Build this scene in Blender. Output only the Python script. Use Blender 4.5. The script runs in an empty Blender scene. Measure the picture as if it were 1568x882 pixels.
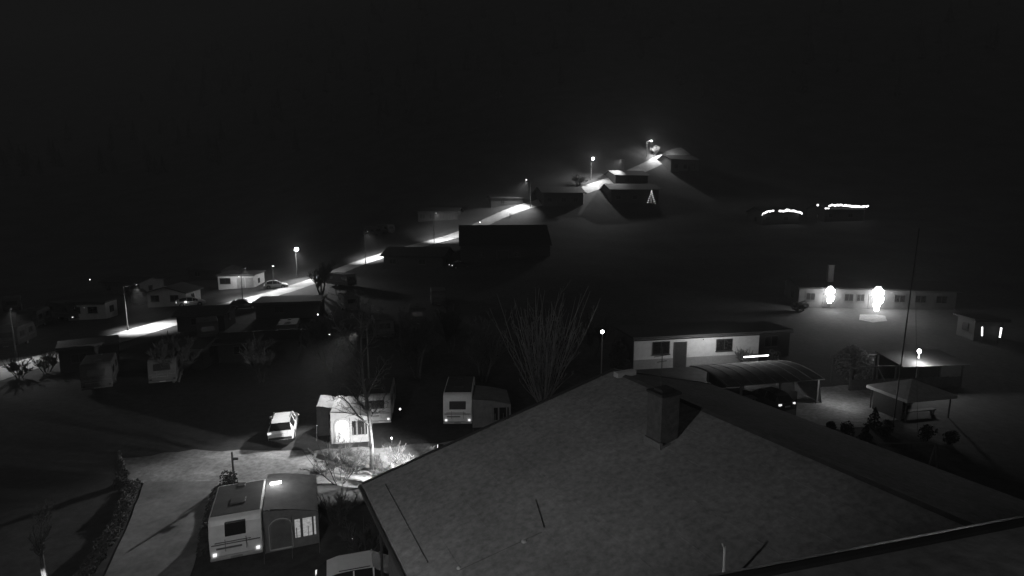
import bpy, math, random
import numpy as np
from mathutils import Vector, Matrix
random.seed(7); np.random.seed(7)
scn=bpy.context.scene
F=855.0; CX=784.0; CY=441.0; CH=17.0; TH=math.atan(131/855)
# ------------------------------------------------------------ survey helpers (bearing -> world)
def ray(u,v):
    a=(u-CX)/F; b=(CY-v)/F
    return np.array([a, math.cos(TH)+b*math.sin(TH), -math.sin(TH)+b*math.cos(TH)])
C0=np.array([0,0,CH])
def PY(u,v,y):
    d=ray(u,v); return C0+d*(y/d[1])
def PZ(u,v,z):
    d=ray(u,v); return C0+d*((z-CH)/d[2])
cps=[]
for x in (-70,-35,-10,15,40,75):
    for y in (-40,-10,15,32,46): cps.append((x,y,0.0))
for u,v,y in [(0,575,53.5),(230,505,74),(400,455,99),(480,430,115),(600,385,135),(700,358,152),(800,320,170),(900,288,188),
    (1000,252,208),(1050,232,218),(970,568,54.5),(1200,541,62),(1340,487,79),(1460,480,80),(1190,347,150),(1450,340,150),
    (1000,400,115),(900,425,98),(620,455,98),(300,405,155),(100,385,175),(1100,262,215),(1100,470,85),(700,500,76),(860,320,172),(960,318,176)]:
    p=PY(u,v,y); cps.append(tuple(p))
cps+=[(-300,420,70),(0,440,150),(260,420,160),(-380,80,40),(330,60,25),(-300,700,260),(300,700,320),(0,-200,0),(300,-200,0),(-300,-200,0),(0,700,330),(140,260,55)]
cps=np.array(cps,float)
def tpsk(r2): return 0.5*r2*np.log(r2+1e-9)
def fit(c):
    S=100.0
    X=c[:,:2]/S; n=len(c)
    K=tpsk(((X[:,None]-X[None])**2).sum(-1))+np.eye(n)*0.0015
    Pm=np.c_[np.ones(n),X]; A=np.zeros((n+3,n+3)); A[:n,:n]=K; A[:n,n:]=Pm; A[n:,:n]=Pm.T
    return np.linalg.solve(A,np.r_[c[:,2],0,0,0]),X,S
W_,X_,S_=fit(cps)
def H(x,y):
    x=np.atleast_1d(np.asarray(x,float)); y=np.atleast_1d(np.asarray(y,float))
    Q=np.c_[x,y]/S_
    K=tpsk(((Q[:,None]-X_[None])**2).sum(-1))
    return K@W_[:-3]+W_[-3]+Q@W_[-2:]
def Hs(x,y): return float(H(x,y)[0])
TT=np.concatenate([np.arange(6,150,0.5),np.arange(150,900,1.5)])
def G(u,v):
    d=ray(u,v); pts=C0+TT[:,None]*d
    h=H(pts[:,0],pts[:,1])-pts[:,2]
    i=np.argmax(h>0)
    if h[i]<=0: i=len(TT)-1
    if i==0: i=1
    t0,t1=TT[i-1],TT[i]; h0,h1=h[i-1],h[i]
    t=t0+(t1-t0)*(-h0)/(h1-h0+1e-9)
    return C0+t*d
# ------------------------------------------------------------ materials
def mat(name,base,rough=.8,amt=.25,scale=4.0,bump=.0,metal=0.0,emit=0.0,scale2=None):
    m=bpy.data.materials.new(name); m.use_nodes=True; nt=m.node_tree; b=nt.nodes['Principled BSDF']
    b.inputs['Roughness'].default_value=rough; b.inputs['Metallic'].default_value=metal
    tc=nt.nodes.new('ShaderNodeTexCoord'); n=nt.nodes.new('ShaderNodeTexNoise'); n.inputs['Scale'].default_value=scale
    n.inputs['Detail'].default_value=8; n.inputs['Roughness'].default_value=.65
    nt.links.new(tc.outputs['Object'],n.inputs['Vector'])
    r=nt.nodes.new('ShaderNodeValToRGB'); r.color_ramp.elements[0].position=.3; r.color_ramp.elements[1].position=.7
    lo=base*(1-amt); hi=base*(1+amt)
    r.color_ramp.elements[0].color=(lo,lo,lo,1); r.color_ramp.elements[1].color=(hi,hi,hi,1)
    nt.links.new(n.outputs['Fac'],r.inputs['Fac'])
    out=r.outputs['Color']
    if scale2:
        n2=nt.nodes.new('ShaderNodeTexNoise'); n2.inputs['Scale'].default_value=scale2; n2.inputs['Detail'].default_value=5
        nt.links.new(tc.outputs['Object'],n2.inputs['Vector'])
        mr=nt.nodes.new('ShaderNodeMapRange'); mr.inputs['From Min'].default_value=.32; mr.inputs['From Max'].default_value=.68
        mr.inputs['To Min'].default_value=.65 if name!='ground_grass' else .5; mr.inputs['To Max'].default_value=1.3 if name!='ground_grass' else 1.45
        if name=='bitumen_roof': mr.inputs['To Min'].default_value=.82; mr.inputs['To Max'].default_value=1.16
        nt.links.new(n2.outputs['Fac'],mr.inputs['Value'])
        mx=nt.nodes.new('ShaderNodeVectorMath'); mx.operation='SCALE'
        nt.links.new(out,mx.inputs[0]); nt.links.new(mr.outputs['Result'],mx.inputs['Scale']); out=mx.outputs['Vector']
    nt.links.new(out,b.inputs['Base Color'])
    if bump:
        bp=nt.nodes.new('ShaderNodeBump'); bp.inputs['Strength'].default_value=bump; bp.inputs['Distance'].default_value=.05
        nt.links.new(n.outputs['Fac'],bp.inputs['Height']); nt.links.new(bp.outputs['Normal'],b.inputs['Normal'])
    if emit:
        b.inputs['Emission Color'].default_value=(1,1,1,1); b.inputs['Emission Strength'].default_value=emit
    return m
M={}
M['ground']=mat('ground_grass',.028,.95,.55,1.6,.7,scale2=.11)
M['road']=mat('road_asphalt',.28,.85,.2,1.2,.2,scale2=.25)
M['gravel']=mat('gravel_yard',.22,.9,.4,3.0,.5,scale2=.35)
M['drive']=mat('concrete_drive',.16,.9,.25,2.5,.3,scale2=.4)
M['roof_big']=mat('bitumen_roof',.17,.95,.35,5.0,.45,scale2=.4)
M['roof_dk']=mat('roof_dark',.02,.85,.3,3.0,.3)
M['roof_md']=mat('roof_mid',.05,.85,.3,3.0,.3)
M['wall_w']=mat('render_white',.6,.85,.12,2.0,.1)
M['wall_m']=mat('render_mid',.1,.85,.25,2.0,.1)
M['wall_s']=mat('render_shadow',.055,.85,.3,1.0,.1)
M['wall_d']=mat('timber_dark',.03,.8,.35,5.0,.2)
M['plinth']=mat('plinth',.28,.9,.15,3.0,.2)
M['brick']=mat('chimney_brick',.06,.9,.4,5.0,.6)
M['glass']=mat('window_glass',.015,.25,.1)
M['frame']=mat('window_frame',.2,.6,.1)
M['frame_m']=mat('window_frame_dull',.07,.7,.1)
M['frame_d']=mat('frame_dark',.04,.6,.1)
M['metal']=mat('galvanised_metal',.16,.6,.2,4.0,0,.2)
M['metal_d']=mat('dark_metal',.035,.5,.2)
M['white']=mat('gelcoat_white',.62,.45,.15,1.5)
M['white_d']=mat('gelcoat_weathered',.33,.5,.25,1.5)
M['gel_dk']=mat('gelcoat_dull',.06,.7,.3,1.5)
M['carpaint']=mat('car_paint_white',.6,.3,.06)
M['carpaint_d']=mat('car_paint_dark',.05,.25,.04)
M['tyre']=mat('tyre_rubber',.02,.9,.1)
M['hub']=mat('wheel_hub',.3,.4,.1,metal=.5)
M['lens']=mat('tail_lens',.5,.2,.1,emit=1.0)
M['canvas']=mat('awning_canvas',.14,.9,.25,2.0,.2)
M['canvas_l']=mat('awning_canvas_light',.28,.9,.2,2.0,.2)
M['stripe']=mat('decal_grey',.12,.6,.2)
M['bark']=mat('bark',.07,.95,.4,8.0,.4)
M['bark_m']=mat('bark_pale',.14,.95,.4,2.0,.4)
M['leaf']=mat('foliage',.05,.9,.45,3.0)
M['leaf_d']=mat('conifer_needles',.03,.9,.45,.5)
M['hedge']=mat('hedge_twigs',.07,.9,.4,3.0)
M['wood']=mat('weathered_wood',.07,.85,.3,5.0,.3)
M['lamp']=mat('lamp_glow',.8,.3,.0,emit=30)
M['lamp_s']=mat('lamp_glow_soft',.8,.3,.0,emit=6)
M['led']=mat('led_string',.8,.3,.0,emit=3)
M['lit']=mat('lit_window',.5,.4,.75,6.0,emit=.22)
# ------------------------------------------------------------ geometry helpers
class Geo:
    def __init__(s): s.v=[]; s.f=[]
    def add(s,v,f):
        o=len(s.v); s.v+= [tuple(map(float,p)) for p in v]; s.f+=[tuple(i+o for i in q) for q in f]; return s
    def box(s,x0,y0,z0,x1,y1,z1):
        return s.add([(x0,y0,z0),(x1,y0,z0),(x1,y1,z0),(x0,y1,z0),(x0,y0,z1),(x1,y0,z1),(x1,y1,z1),(x0,y1,z1)],
            [(3,2,1,0),(4,5,6,7),(0,1,5,4),(1,2,6,5),(2,3,7,6),(3,0,4,7)])
    def cyl(s,p0,p1,r0,r1=None,n=8,cap=True):
        r1=r0 if r1 is None else r1
        p0=Vector(p0);p1=Vector(p1); d=(p1-p0)
        if d.length<1e-6: return s
        d.normalize(); a=d.orthogonal().normalized(); b=d.cross(a)
        v=[];
        for p,r in ((p0,r0),(p1,r1)):
            for i in range(n):
                t=2*math.pi*i/n; v.append(p+a*math.cos(t)*r+b*math.sin(t)*r)
        f=[(i,(i+1)%n,n+(i+1)%n,n+i) for i in range(n)]
        if cap: f+=[tuple(range(n-1,-1,-1)),tuple(range(n,2*n))]
        return s.add(v,f)
    def prism(s,prof,x0,x1):   # profile in (y,z), extruded along x
        n=len(prof); v=[(x0,p[0],p[1]) for p in prof]+[(x1,p[0],p[1]) for p in prof]
        f=[(i,(i+1)%n,n+(i+1)%n,n+i) for i in range(n)]+[tuple(range(n-1,-1,-1)),tuple(range(n,2*n))]
        return s.add(v,f)
    def prismy(s,prof,y0,y1):  # profile in (x,z)
        n=len(prof); v=[(p[0],y0,p[1]) for p in prof]+[(p[0],y1,p[1]) for p in prof]
        f=[(i,(i+1)%n,n+(i+1)%n,n+i) for i in range(n)]+[tuple(range(n-1,-1,-1)),tuple(range(n,2*n))]
        return s.add(v,f)
    def quad(s,a,b,c,d): return s.add([a,b,c,d],[(0,1,2,3)])
    def sph(s,c,r,n=8,m=6,sz=1):
        v=[];f=[]
        for j in range(m+1):
            ph=math.pi*j/m
            for i in range(n):
                t=2*math.pi*i/n; v.append((c[0]+r*math.sin(ph)*math.cos(t),c[1]+r*math.sin(ph)*math.sin(t),c[2]+r*sz*math.cos(ph)))
        for j in range(m):
            for i in range(n): f.append((j*n+i,j*n+(i+1)%n,(j+1)*n+(i+1)%n,(j+1)*n+i))
        return s.add(v,f)
def mk(name,g,m,parent=None,smooth=False,bevel=0,fix=True):
    me=bpy.data.meshes.new(name); me.from_pydata(g.v,[],g.f); me.materials.append(m); me.update()
    if fix and len(g.f)<6000:
        import bmesh
        b=bmesh.new(); b.from_mesh(me); bmesh.ops.recalc_face_normals(b,faces=b.faces); b.to_mesh(me); b.free()
    if smooth:
        for p in me.polygons: p.use_smooth=True
    o=bpy.data.objects.new(name,me); scn.collection.objects.link(o)
    if parent: o.parent=parent
    if bevel:
        bm=o.modifiers.new('bev','BEVEL'); bm.width=bevel; bm.segments=3; bm.limit_method='ANGLE'
    return o
def root(name,loc,yaw=0):
    e=bpy.data.objects.new(name,None); scn.collection.objects.link(e); e.location=tuple(map(float,loc)); e.rotation_euler=(0,0,yaw); e.empty_display_size=.3
    return e
def light(kind,parent,loc,power,size=.1,aim=None,angle=150,blend=.7,name='bulb_light'):
    l=bpy.data.lights.new(name,kind); l.energy=power; l.shadow_soft_size=size
    o=bpy.data.objects.new(name,l); scn.collection.objects.link(o); o.location=loc
    if kind=='SPOT':
        l.spot_size=math.radians(angle); l.spot_blend=blend
        d=Vector(aim if aim is not None else (0,0,-1)); o.rotation_euler=d.to_track_quat('-Z','Y').to_euler()
    if parent: o.parent=parent
    return o
# ------------------------------------------------------------ ground
xs=np.concatenate([np.linspace(-900,-140,26),np.arange(-136,170,2.0),np.linspace(174,900,26)])
ys=np.concatenate([np.linspace(-300,-16,10),np.arange(-12,250,2.0),np.linspace(254,1500,44)])
XX,YY=np.meshgrid(xs,ys); ZZ=H(XX.ravel(),YY.ravel())
nx=len(xs); V=np.c_[XX.ravel(),YY.ravel(),ZZ]
fs=[(j*nx+i,j*nx+i+1,(j+1)*nx+i+1,(j+1)*nx+i) for j in range(len(ys)-1) for i in range(nx-1)]
g=Geo(); g.v=[tuple(p) for p in V.tolist()]; g.f=fs
mk('ground',g,M['ground'],smooth=True,fix=False)
def ribbon(name,L,R,m,off=.04,nw=6,step=1.0,jit=0.0):
    L=[np.array(p[:2]) for p in L]; R=[np.array(p[:2]) for p in R]
    rows=[]
    for k in range(len(L)-1):
        n=max(2,int(max(np.linalg.norm(L[k+1]-L[k]),np.linalg.norm(R[k+1]-R[k]))/step))
        for i in range(n+(k==len(L)-2)):
            t=i/n; a=L[k]*(1-t)+L[k+1]*t; b=R[k]*(1-t)+R[k+1]*t
            a=a+np.random.uniform(-jit,jit,2); b=b+np.random.uniform(-jit,jit,2)
            rows.append([a*(1-s/nw)+b*(s/nw) for s in range(nw+1)])
    P=np.array(rows).reshape(-1,2); z=H(P[:,0],P[:,1])+off
    g=Geo(); g.v=[(float(a[0]),float(a[1]),float(c)) for a,c in zip(P,z)]; w=nw+1
    g.f=[(j*w+i,j*w+i+1,(j+1)*w+i+1,(j+1)*w+i) for j in range(len(rows)-1) for i in range(nw)]
    return mk(name,g,m,smooth=True,fix=False)
def centre_road(name,px,width,m,off=.05):
    P=[G(u,v)[:2] for u,v in px]
    Q=[]
    for i in range(len(P)-1):
        p0=P[max(i-1,0)];p1=P[i];p2=P[i+1];p3=P[min(i+2,len(P)-1)]
        for k in range(8):
            t=k/8; Q.append(.5*((2*p1)+(-p0+p2)*t+(2*p0-5*p1+4*p2-p3)*t*t+(-p0+3*p1-3*p2+p3)*t**3))
    Q.append(P[-1]); L=[];R=[]
    for i in range(len(Q)):
        d=Q[min(i+1,len(Q)-1)]-Q[max(i-1,0)]; d=d/(np.linalg.norm(d)+1e-9); n=np.array([-d[1],d[0]])
        L.append(Q[i]+n*width/2); R.append(Q[i]-n*width/2)
    return ribbon(name,L,R,m,off,6,1.5,.12),Q
centre_road('road',[(-60,592),(0,572),(120,536),(230,503),(330,473),(400,455),(470,434),(540,407),(600,387),(700,360),(760,333),(820,312),(900,289),(960,268),(1010,245),(1050,231)],4.6,M['road'])
g0=lambda L:[G(u,v) for u,v in L]
ribbon('gravel_yard',g0([(185,702),(300,690),(400,690),(500,690),(600,684),(700,676)]),g0([(180,742),(330,742),(460,737),(560,748),(660,740),(740,730)]),M['gravel'],.04,8,1.0,.25)
ribbon('concrete_drive',g0([(222,738),(190,820),(150,900),(120,960)]),g0([(335,738),(318,800),(290,890),(275,960)]),M['drive'],.05,6,1.0,.05)
ribbon('gravel_forecourt',g0([(1225,600),(1290,590),(1380,590)]),g0([(1215,640),(1290,660),(1385,640)]),M['gravel'],.04,6,1.0,.25)
ribbon('lamp_pool_patch',g0([(1318,482),(1340,482),(1356,484)]),g0([(1316,490),(1336,494),(1358,492)]),M['gravel'],.04,4,1.0,.1)  # paler ground patch sized to the light pool under the wall lamp
# ------------------------------------------------------------ buildings
def win(R,x,z,w,h,y=0,lit=False,dark=False,grid=1,fm=None):
    g=Geo(); t=.07
    g.box(x-t,y-.05,z-t,x+w+t,y+.02,z); g.box(x-t,y-.05,z+h,x+w+t,y+.02,z+h+t)
    g.box(x-t,y-.05,z,x,y+.02,z+h); g.box(x+w,y-.05,z,x+w+t,y+.02,z+h)
    for k in range(1,grid+1):
        xx=x+w*k/(grid+1); g.box(xx-.03,y-.045,z,xx+.03,y+.02,z+h)
    fr=M['frame_d'] if dark else (fm or M['frame_m'])
    mk('window_frame',g,fr,R)
    mk('window_pane',Geo().box(x,y-.025,z,x+w,y+.015,z+h),M['lit'] if lit else M['glass'],R)
    mk('window_sill',Geo().box(x-.12,y-.13,z-t-.06,x+w+.12,y-.002,z-t-.002),fr,R)
def door(R,x,w,h,y=0,m=None):
    mk('door',Geo().box(x,y-.04,.1,x+w,y+.02,h),m or M['wall_d'],R)
    g=Geo(); g.box(x-.09,y-.07,.1,x-.002,y+.02,h+.09); g.box(x+w+.002,y-.07,.1,x+w+.09,y+.02,h+.09); g.box(x-.002,y-.07,h+.002,x+w+.002,y+.02,h+.09)
    g.cyl((x+w-.12,y-.09,h*.5),(x+w-.12,y-.04,h*.5),.03)
    mk('door_frame',g,M['frame_m'],R)
def building(name,p0,p1,depth,h,roof='x',pitch=.35,wall='wall_m',roofm='roof_dk',wins=(),doors=(),ov=.4,plinth=0,chim=None,dy=None):
    A=G(*p0);B=G(*p1); d=(B-A)[:2]; Wd=float(np.linalg.norm(d)); yaw=math.atan2(d[1],d[0])
    R=root(name,(A[0],A[1],min(A[2],B[2])),yaw)
    mk('walls',Geo().box(0,0,-1.5,Wd,depth,h),M[wall],R)
    if plinth:
        mk('plinth',Geo().box(-.03,-.03,-1.6,Wd+.03,depth+.03,plinth),M['plinth'],R)
    rm=M[roofm]; th=.18
    if roof=='x':
        rh=depth/2*pitch; o=ov*pitch
        prof=[(-ov,h-o+.02),(depth/2,h+rh+.02),(depth+ov,h-o+.02),(depth+ov,h-o+th),(depth/2,h+rh+th),(-ov,h-o+th)]
        mk('roof',Geo().prism(prof,-ov,Wd+ov),rm,R)
        mk('gables',Geo().prism([(0,h),(depth,h),(depth/2,h+rh)],.0,Wd),M[wall],R)
    elif roof=='y':
        rh=Wd/2*pitch; o=ov*pitch
        prof=[(-ov,h-o+.02),(Wd/2,h+rh+.02),(Wd+ov,h-o+.02),(Wd+ov,h-o+th),(Wd/2,h+rh+th),(-ov,h-o+th)]
        mk('roof',Geo().prismy(prof,-ov-.3,depth+ov),rm,R)
        mk('gables',Geo().prismy([(0,h),(Wd,h),(Wd/2,h+rh)],.0,depth),M[wall],R)
    else:
        mk('roof',Geo().prism([(-ov,h+.01),(depth+ov,h+.01+pitch*.0),(depth+ov,h+.25),(-ov,h+.2)],-ov,Wd+ov),rm,R)
        mk('fascia',Geo().box(-ov-.02,-ov-.03,h-.03,Wd+ov+.02,-ov-.002,h+.22),M['frame_d'],R)
    g=Geo(); g.cyl((-ov,-ov-.09,h-.1*(roof!='y')),(Wd+ov,-ov-.09,h-.1),.07,n=6)
    if roof!='y': mk('gutter',g,M['metal_d'],R)
    for w in wins:
        win(R,w[0]*Wd,w[1],w[2],w[3],-.0,*(w[4:] if len(w)>4 else ()))
    for dd in doors: door(R,dd[0]*Wd,dd[1],dd[2])
    for sx in (-.025,Wd+.025):
        mk('side_window',Geo().box(sx-.03,depth*.35,1.0,sx+.03,depth*.35+1.0,2.0),M['glass'],R)
    if chim:
        x,y,w,hh=chim
        mk('chimney',Geo().box(x*Wd-w/2,y-w/2,h,x*Wd+w/2,y+w/2,h+hh).box(x*Wd-w/2-.06,y-w/2-.06,h+hh+.001,x*Wd+w/2+.06,y+w/2+.06,h+hh+.12),M['brick'],R)
    return R,Wd
R,Wd=building('bungalow',(970,566),(1160,557),5,3.35,'flat',0,'wall_w','roof_dk',wins=[(.145,1.7,1.75,1.2,False,True),(.65,1.7,1.75,1.15,False,True)],ov=.2,plinth=1.15)
door(R,.315*Wd,1.25,2.75)
mk('west_wall_shade',Geo().box(-.06,.02,-.3,-.035,5.0,3.34),M['wall_s'],R)  # dark sheet over the unlit side wall, shade put into its colour
mk('added_porch_lamp',Geo().sph((.52*Wd,-.5,3.1),.06),M['metal_d'],R); light('POINT',R,(.55*Wd,-3.0,3.9),330,.1)  # dark ball only; added light hangs in front to brighten the wall
building('bungalow_annex',(1160,548),(1207,545),4,2.9,'flat',0,'wall_d','roof_dk',wins=[(.2,1.3,1.6,1.1,False,True)],ov=.2)
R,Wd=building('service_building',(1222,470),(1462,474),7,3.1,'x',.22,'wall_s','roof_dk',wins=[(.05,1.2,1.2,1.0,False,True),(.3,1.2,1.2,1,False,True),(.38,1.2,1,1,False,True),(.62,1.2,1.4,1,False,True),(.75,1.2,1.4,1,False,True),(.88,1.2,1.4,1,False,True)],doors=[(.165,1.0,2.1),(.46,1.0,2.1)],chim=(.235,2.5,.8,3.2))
for fx,s,zb_ in ((.19,.75,.9),(.495,1.0,-.2)):
    x=fx*Wd; g=Geo()
    g.cyl((x,-.8,zb_),(x,-.8,3.2),.3*s,.42*s,n=12); g.sph((x,-.8,3.0),.5*s,12,10,1.2)
    g.box(x-.75*s,-.9,2.5,x+.8*s,-.75,3.0); g.sph((x+.2*s,-.85,1.7),.6*s,10,8,1.3); g.sph((x-.3*s,-.85,2.4),.5*s,10,8,1.0); g.sph((x-.1*s,-.85,.9+zb_*.5),.45*s,10,8,1.2)  # glowing lobes enlarge the lamp to imitate overexposed bloom
    mk('wall_lamp_bloom',g,M['lamp'],R,smooth=True)
    mk('wall_lamp_bracket',Geo().box(x-.05,-.7,3.5,x+.05,0,3.6),M['metal_d'],R)
    light('POINT',R,(x,-1.7,2.3),900*s,.3)
# foreground big roof
ax=np.array([-.456,.890]); pp=np.array([-.890,-.456])
A=PZ(940,568,9.6)
d=ray(555,742); t=np.dot(A[:2],ax)/np.dot(d[:2],ax); E=C0+t*d
wl=float(np.dot(E[:2]-A[:2],pp)); ze=float(E[2])
yaw=math.atan2(ax[1],ax[0])-math.pi/2
R=root('foreground_house',(A[0],A[1],0),yaw)
zr=float(A[2]); sl=(zr-ze)/wl; wr=6.0; zer=zr-wr*sl*1.05; Lh=17.5; th=.25
mk('roof',Geo().prismy([(-wl,ze-th),(0,zr-th),(wr,zer-th),(wr,zer),(0,zr),(-wl,ze)],-Lh,0),M['roof_big'],R)
mk('walls',Geo().prismy([(-wl+.7,-.5),(wr-.6,-.5),(wr-.6,zer-.35),(0,zr-.45),(-wl+.7,ze-.15)],-Lh+.6,-.6),M['wall_m'],R)
g=Geo()
g.prismy([(-.16,zr-.016),(0,zr+.05),(.16,zr-.02),(0,zr+.02)],-Lh,.05)
mk('ridge_cap',g,M['roof_md'],R)
g=Geo(); g.prismy([(-wl,ze+.002),(0,zr+.052),(0,zr+.09),(-wl,ze+.04)],-.02,.1); g.prismy([(0,zr+.052),(wr,zer+.002),(wr,zer+.04),(0,zr+.09)],-.02,.1)
mk('verge_trim',g,M['metal_d'],R)
mk('gutter',Geo().cyl((-wl-.08,-Lh,ze-.1),(-wl-.08,.1,ze-.1),.07,n=8).cyl((-wl-.08,-.4,ze-.1),(-wl+.5,-.4,ze-.9),.05).cyl((-wl+.5,-.4,ze-.9),(-wl+.5,-.4,0),.05),M['metal_d'],R)
rz=lambda x: zr+x*sl if x<0 else zr-x*sl*1.05
def on_roof(u,v,x=None):
    d=ray(u,v); n=np.array([pp[0]*sl,pp[1]*sl,1.0]); P0=np.array([A[0],A[1],zr]); t=np.dot(P0-C0,n)/np.dot(d,n); P=C0+t*d
    q=P[:2]-A[:2]; return (-float(np.dot(q,pp)),float(np.dot(q,ax)),float(P[2]))
g=Geo()
for k in range(1,9):
    x0=-wl*k/9
    g.prism([(-Lh+.02,0),(-.02,0),(-.02,.006),(-Lh+.02,.006)],-.012,.012)
    n=8
    for i in range(len(g.v)-n,len(g.v)):
        x,y,z=g.v[i]; g.v[i]=(x+x0,y,z+rz(x0+x)+.002)
mk('felt_laps',g,M['roof_big'],R)
a=on_roof(590,742);b=on_roof(655,862)
g=Geo(); g.cyl((a[0],a[1],a[2]+.015),(b[0],b[1],b[2]+.015),.012,n=6)
a=on_roof(820,766);b=on_roof(833,808); g.cyl((a[0],a[1],a[2]+.02),(b[0],b[1],b[2]+.02),.016,n=6)
a=on_roof(700,875);b=on_roof(830,815); g.cyl((a[0],a[1],a[2]+.01),(b[0],b[1],b[2]+.01),.007,n=6)
mk('conductor_cable',g,M['brick'],R)
a=on_roof(803,829); mk('roof_vent',Geo().sph((a[0],a[1],a[2]+.0),.09,10,8,.5),M['white_d'],R,smooth=True)
a=on_roof(703,870); mk('roof_vent',Geo().sph((a[0],a[1],a[2]+.0),.07,10,8,.5),M['white_d'],R,smooth=True)
a=on_roof(1107,905); mk('antenna_stub',Geo().cyl((a[0],a[1],a[2]-.1),(a[0]-.03,a[1],a[2]+1.1),.035,.025).cyl((a[0]-.03,a[1],a[2]+1.05),(a[0]-.12,a[1],a[2]+1.2),.02),M['white'],R)
c=on_roof(1021,680); cx,cy,cz=c[0]+.1,c[1]+.3,c[2]
mk('chimney',Geo().box(cx-.38,cy-.3,cz-.6,cx+.38,cy+.4,cz+1.65),M['brick'],R)
mk('chimney_cap',Geo().box(cx-.42,cy-.34,cz+1.652,cx+.42,cy+.44,cz+1.74).box(cx-.25,cy-.15,cz+1.742,cx+.25,cy+.25,cz+1.84),M['roof_dk'],R)
mk('chimney_flashing',Geo().box(cx-.46,cy-.42,cz-.6,cx+.4,cy-.302,cz+.03).box(cx-.5,cy-.42,cz-.6,cx-.382,cy+.4,cz+.12),M['metal'],R)
mk('antenna',Geo().cyl((cx,cy+.2,cz+1.8),(cx,cy+.2,cz+3.2),.02,.015,6).cyl((cx-.35,cy+.2,cz+2.9),(cx+.35,cy+.2,cz+2.9),.012).cyl((cx-.2,cy+.2,cz+2.7),(cx+.2,cy+.2,cz+2.7),.012),M['metal_d'],R)
g=Geo(); g.box(-.4,-.8,zr-.05,.6,-.5,zr+.16); mk('ridge_vent',g,M['white_d'],R)
# low lamp post standing behind that house: lights the yard
P=np.array([-4.2,31.4,0.0]); P[2]=Hs(P[0],P[1])
R=root('yard_lamp',P); mk('pole',Geo().cyl((0,0,-.2),(0,0,2.6),.05),M['metal_d'],R); mk('head',Geo().box(-.2,-.12,2.6,.12,.12,2.75),M['metal_d'],R)
mk('lens',Geo().box(-.215,-.1,2.62,-.203,.1,2.73),M['lamp_s'],R)
light('SPOT',R,(-.35,0,2.65),15000,.06,aim=(-1,.45,-.5),angle=82,blend=.9)
# camera building roof (bottom right)
a=PZ(1130,892,14.5);b=PZ(1568,806,14.5); dd=(b-a)[:2]/np.linalg.norm((b-a)[:2])
R=root('apartment_building',(a[0],a[1],0),math.atan2(dd[1],dd[0]))
mk('roof',Geo().box(-22,-14,14.25,12,0,14.5),M['roof_big'],R)
mk('fascia',Geo().box(-22,.002,14.15,12,.05,14.53),M['metal_d'],R)
mk('gutter',Geo().cyl((-22,.13,14.4),(12,.13,14.4),.07),M['metal_d'],R)
mk('walls',Geo().box(-21,-13,-.5,11,-1.2,14.24),M['wall_m'],R)
g=Geo()
for fl in range(4):
    for k in range(9): g.box(-19+k*3.3,-1.2,1.2+fl*3.3,-17.4+k*3.3,-1.14,2.7+fl*3.3)
mk('windows',g,M['glass'],R)
Rf=root('added_floodlight',(-9.5,.3,14.4),0)  # added unseen flood, the main light on the roof and near caravans
mk('post',Geo().cyl((0,0,-1),(0,0,1.5),.05),M['metal_d'],Rf)
mk('housing',Geo().box(-.3,-.2,1.4,.3,0,1.8),M['metal_d'],Rf)
mk('lens',Geo().box(-.26,.002,1.44,.26,.02,1.76),M['lamp_s'],Rf)
light('SPOT',Rf,(0,.3,1.6),5400,.25,aim=(.2,1,-.36),angle=110,blend=1)
Rf=root('infrared_illuminator',(1.2,-.6,14.5),0)
mk('post',Geo().cyl((0,0,-.1),(0,0,2.6),.04),M['metal_d'],Rf)
mk('housing',Geo().box(-.12,-.25,2.6,.12,.0,2.8),M['metal_d'],Rf)
light('SPOT',Rf,(0,.08,2.7),90,.05,aim=(.4,1,-.5),angle=150,blend=.6)
# uphill and distant buildings
building('timber_barn',(706,404),(842,392),14,4.0,'x',.55,'wall_d','roof_dk',wins=[(.2,1.5,1.2,.8),(.6,1.5,1.2,.8)],doors=[(.4,2.5,2.8)])
building('chalet',(832,316),(893,313),9,4.2,'x',.4,'wall_d','roof_md',wins=[(.1,1.4,1.4,1.2),(.45,1.4,1.4,1.2),(.75,1.4,1.4,1.2)],doors=[(.33,1,2.1)],ov=.8)
building('chalet',(936,312),(1008,309),10,4.5,'x',.35,'wall_d','roof_md',wins=[(.1,1.4,1.4,1.2),(.45,1.4,1.4,1.2)],doors=[(.7,1,2.1)],ov=.8)
building('chalet',(942,284),(992,280),9,3.5,'x',.35,'wall_d','roof_dk',wins=[(.3,1.2,1.4,1.2)],ov=.6)
building('farmhouse',(1027,264),(1070,262),9,4.6,'x',.4,'wall_m','roof_dk',wins=[(.12,1.5,1.3,1.4),(.45,1.5,1.3,1.4),(.75,1.5,1.3,1.4)],doors=[(.6,1,2.2)])
building('chalet',(588,412),(678,408),9,3.0,'x',.3,'wall_d','roof_md',wins=[(.1,1.2,1.4,1),(.6,1.2,1.4,1)],ov=.6)
building('timber_hut',(752,318),(800,312),6,3.0,'x',.3,'wall_d','roof_dk',wins=[(.3,1.2,1.2,1)])
building('cabin',(640,340),(700,336),6,3.2,'x',.3,'wall_d','roof_dk',wins=[(.05,1,1.6,1.3),(.3,1,1.6,1.3),(.55,1,1.6,1.3),(.78,1,1.6,1.3)],ov=.8)
R,Wd=building('garage_cabin',(335,444),(390,440),6,2.9,'flat',0,'wall_w','roof_md',wins=[(.06,1.3,1.9,1.0,False,True)],ov=.25)
mk('garage_doors',Geo().box(.52*Wd,-.05,.1,.73*Wd,.02,2.4).box(.76*Wd,-.05,.1,.97*Wd,.02,2.4),M['white_d'],R)
light('POINT',R,(.6*Wd,-3.2,2.9),330,.1)
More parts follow.
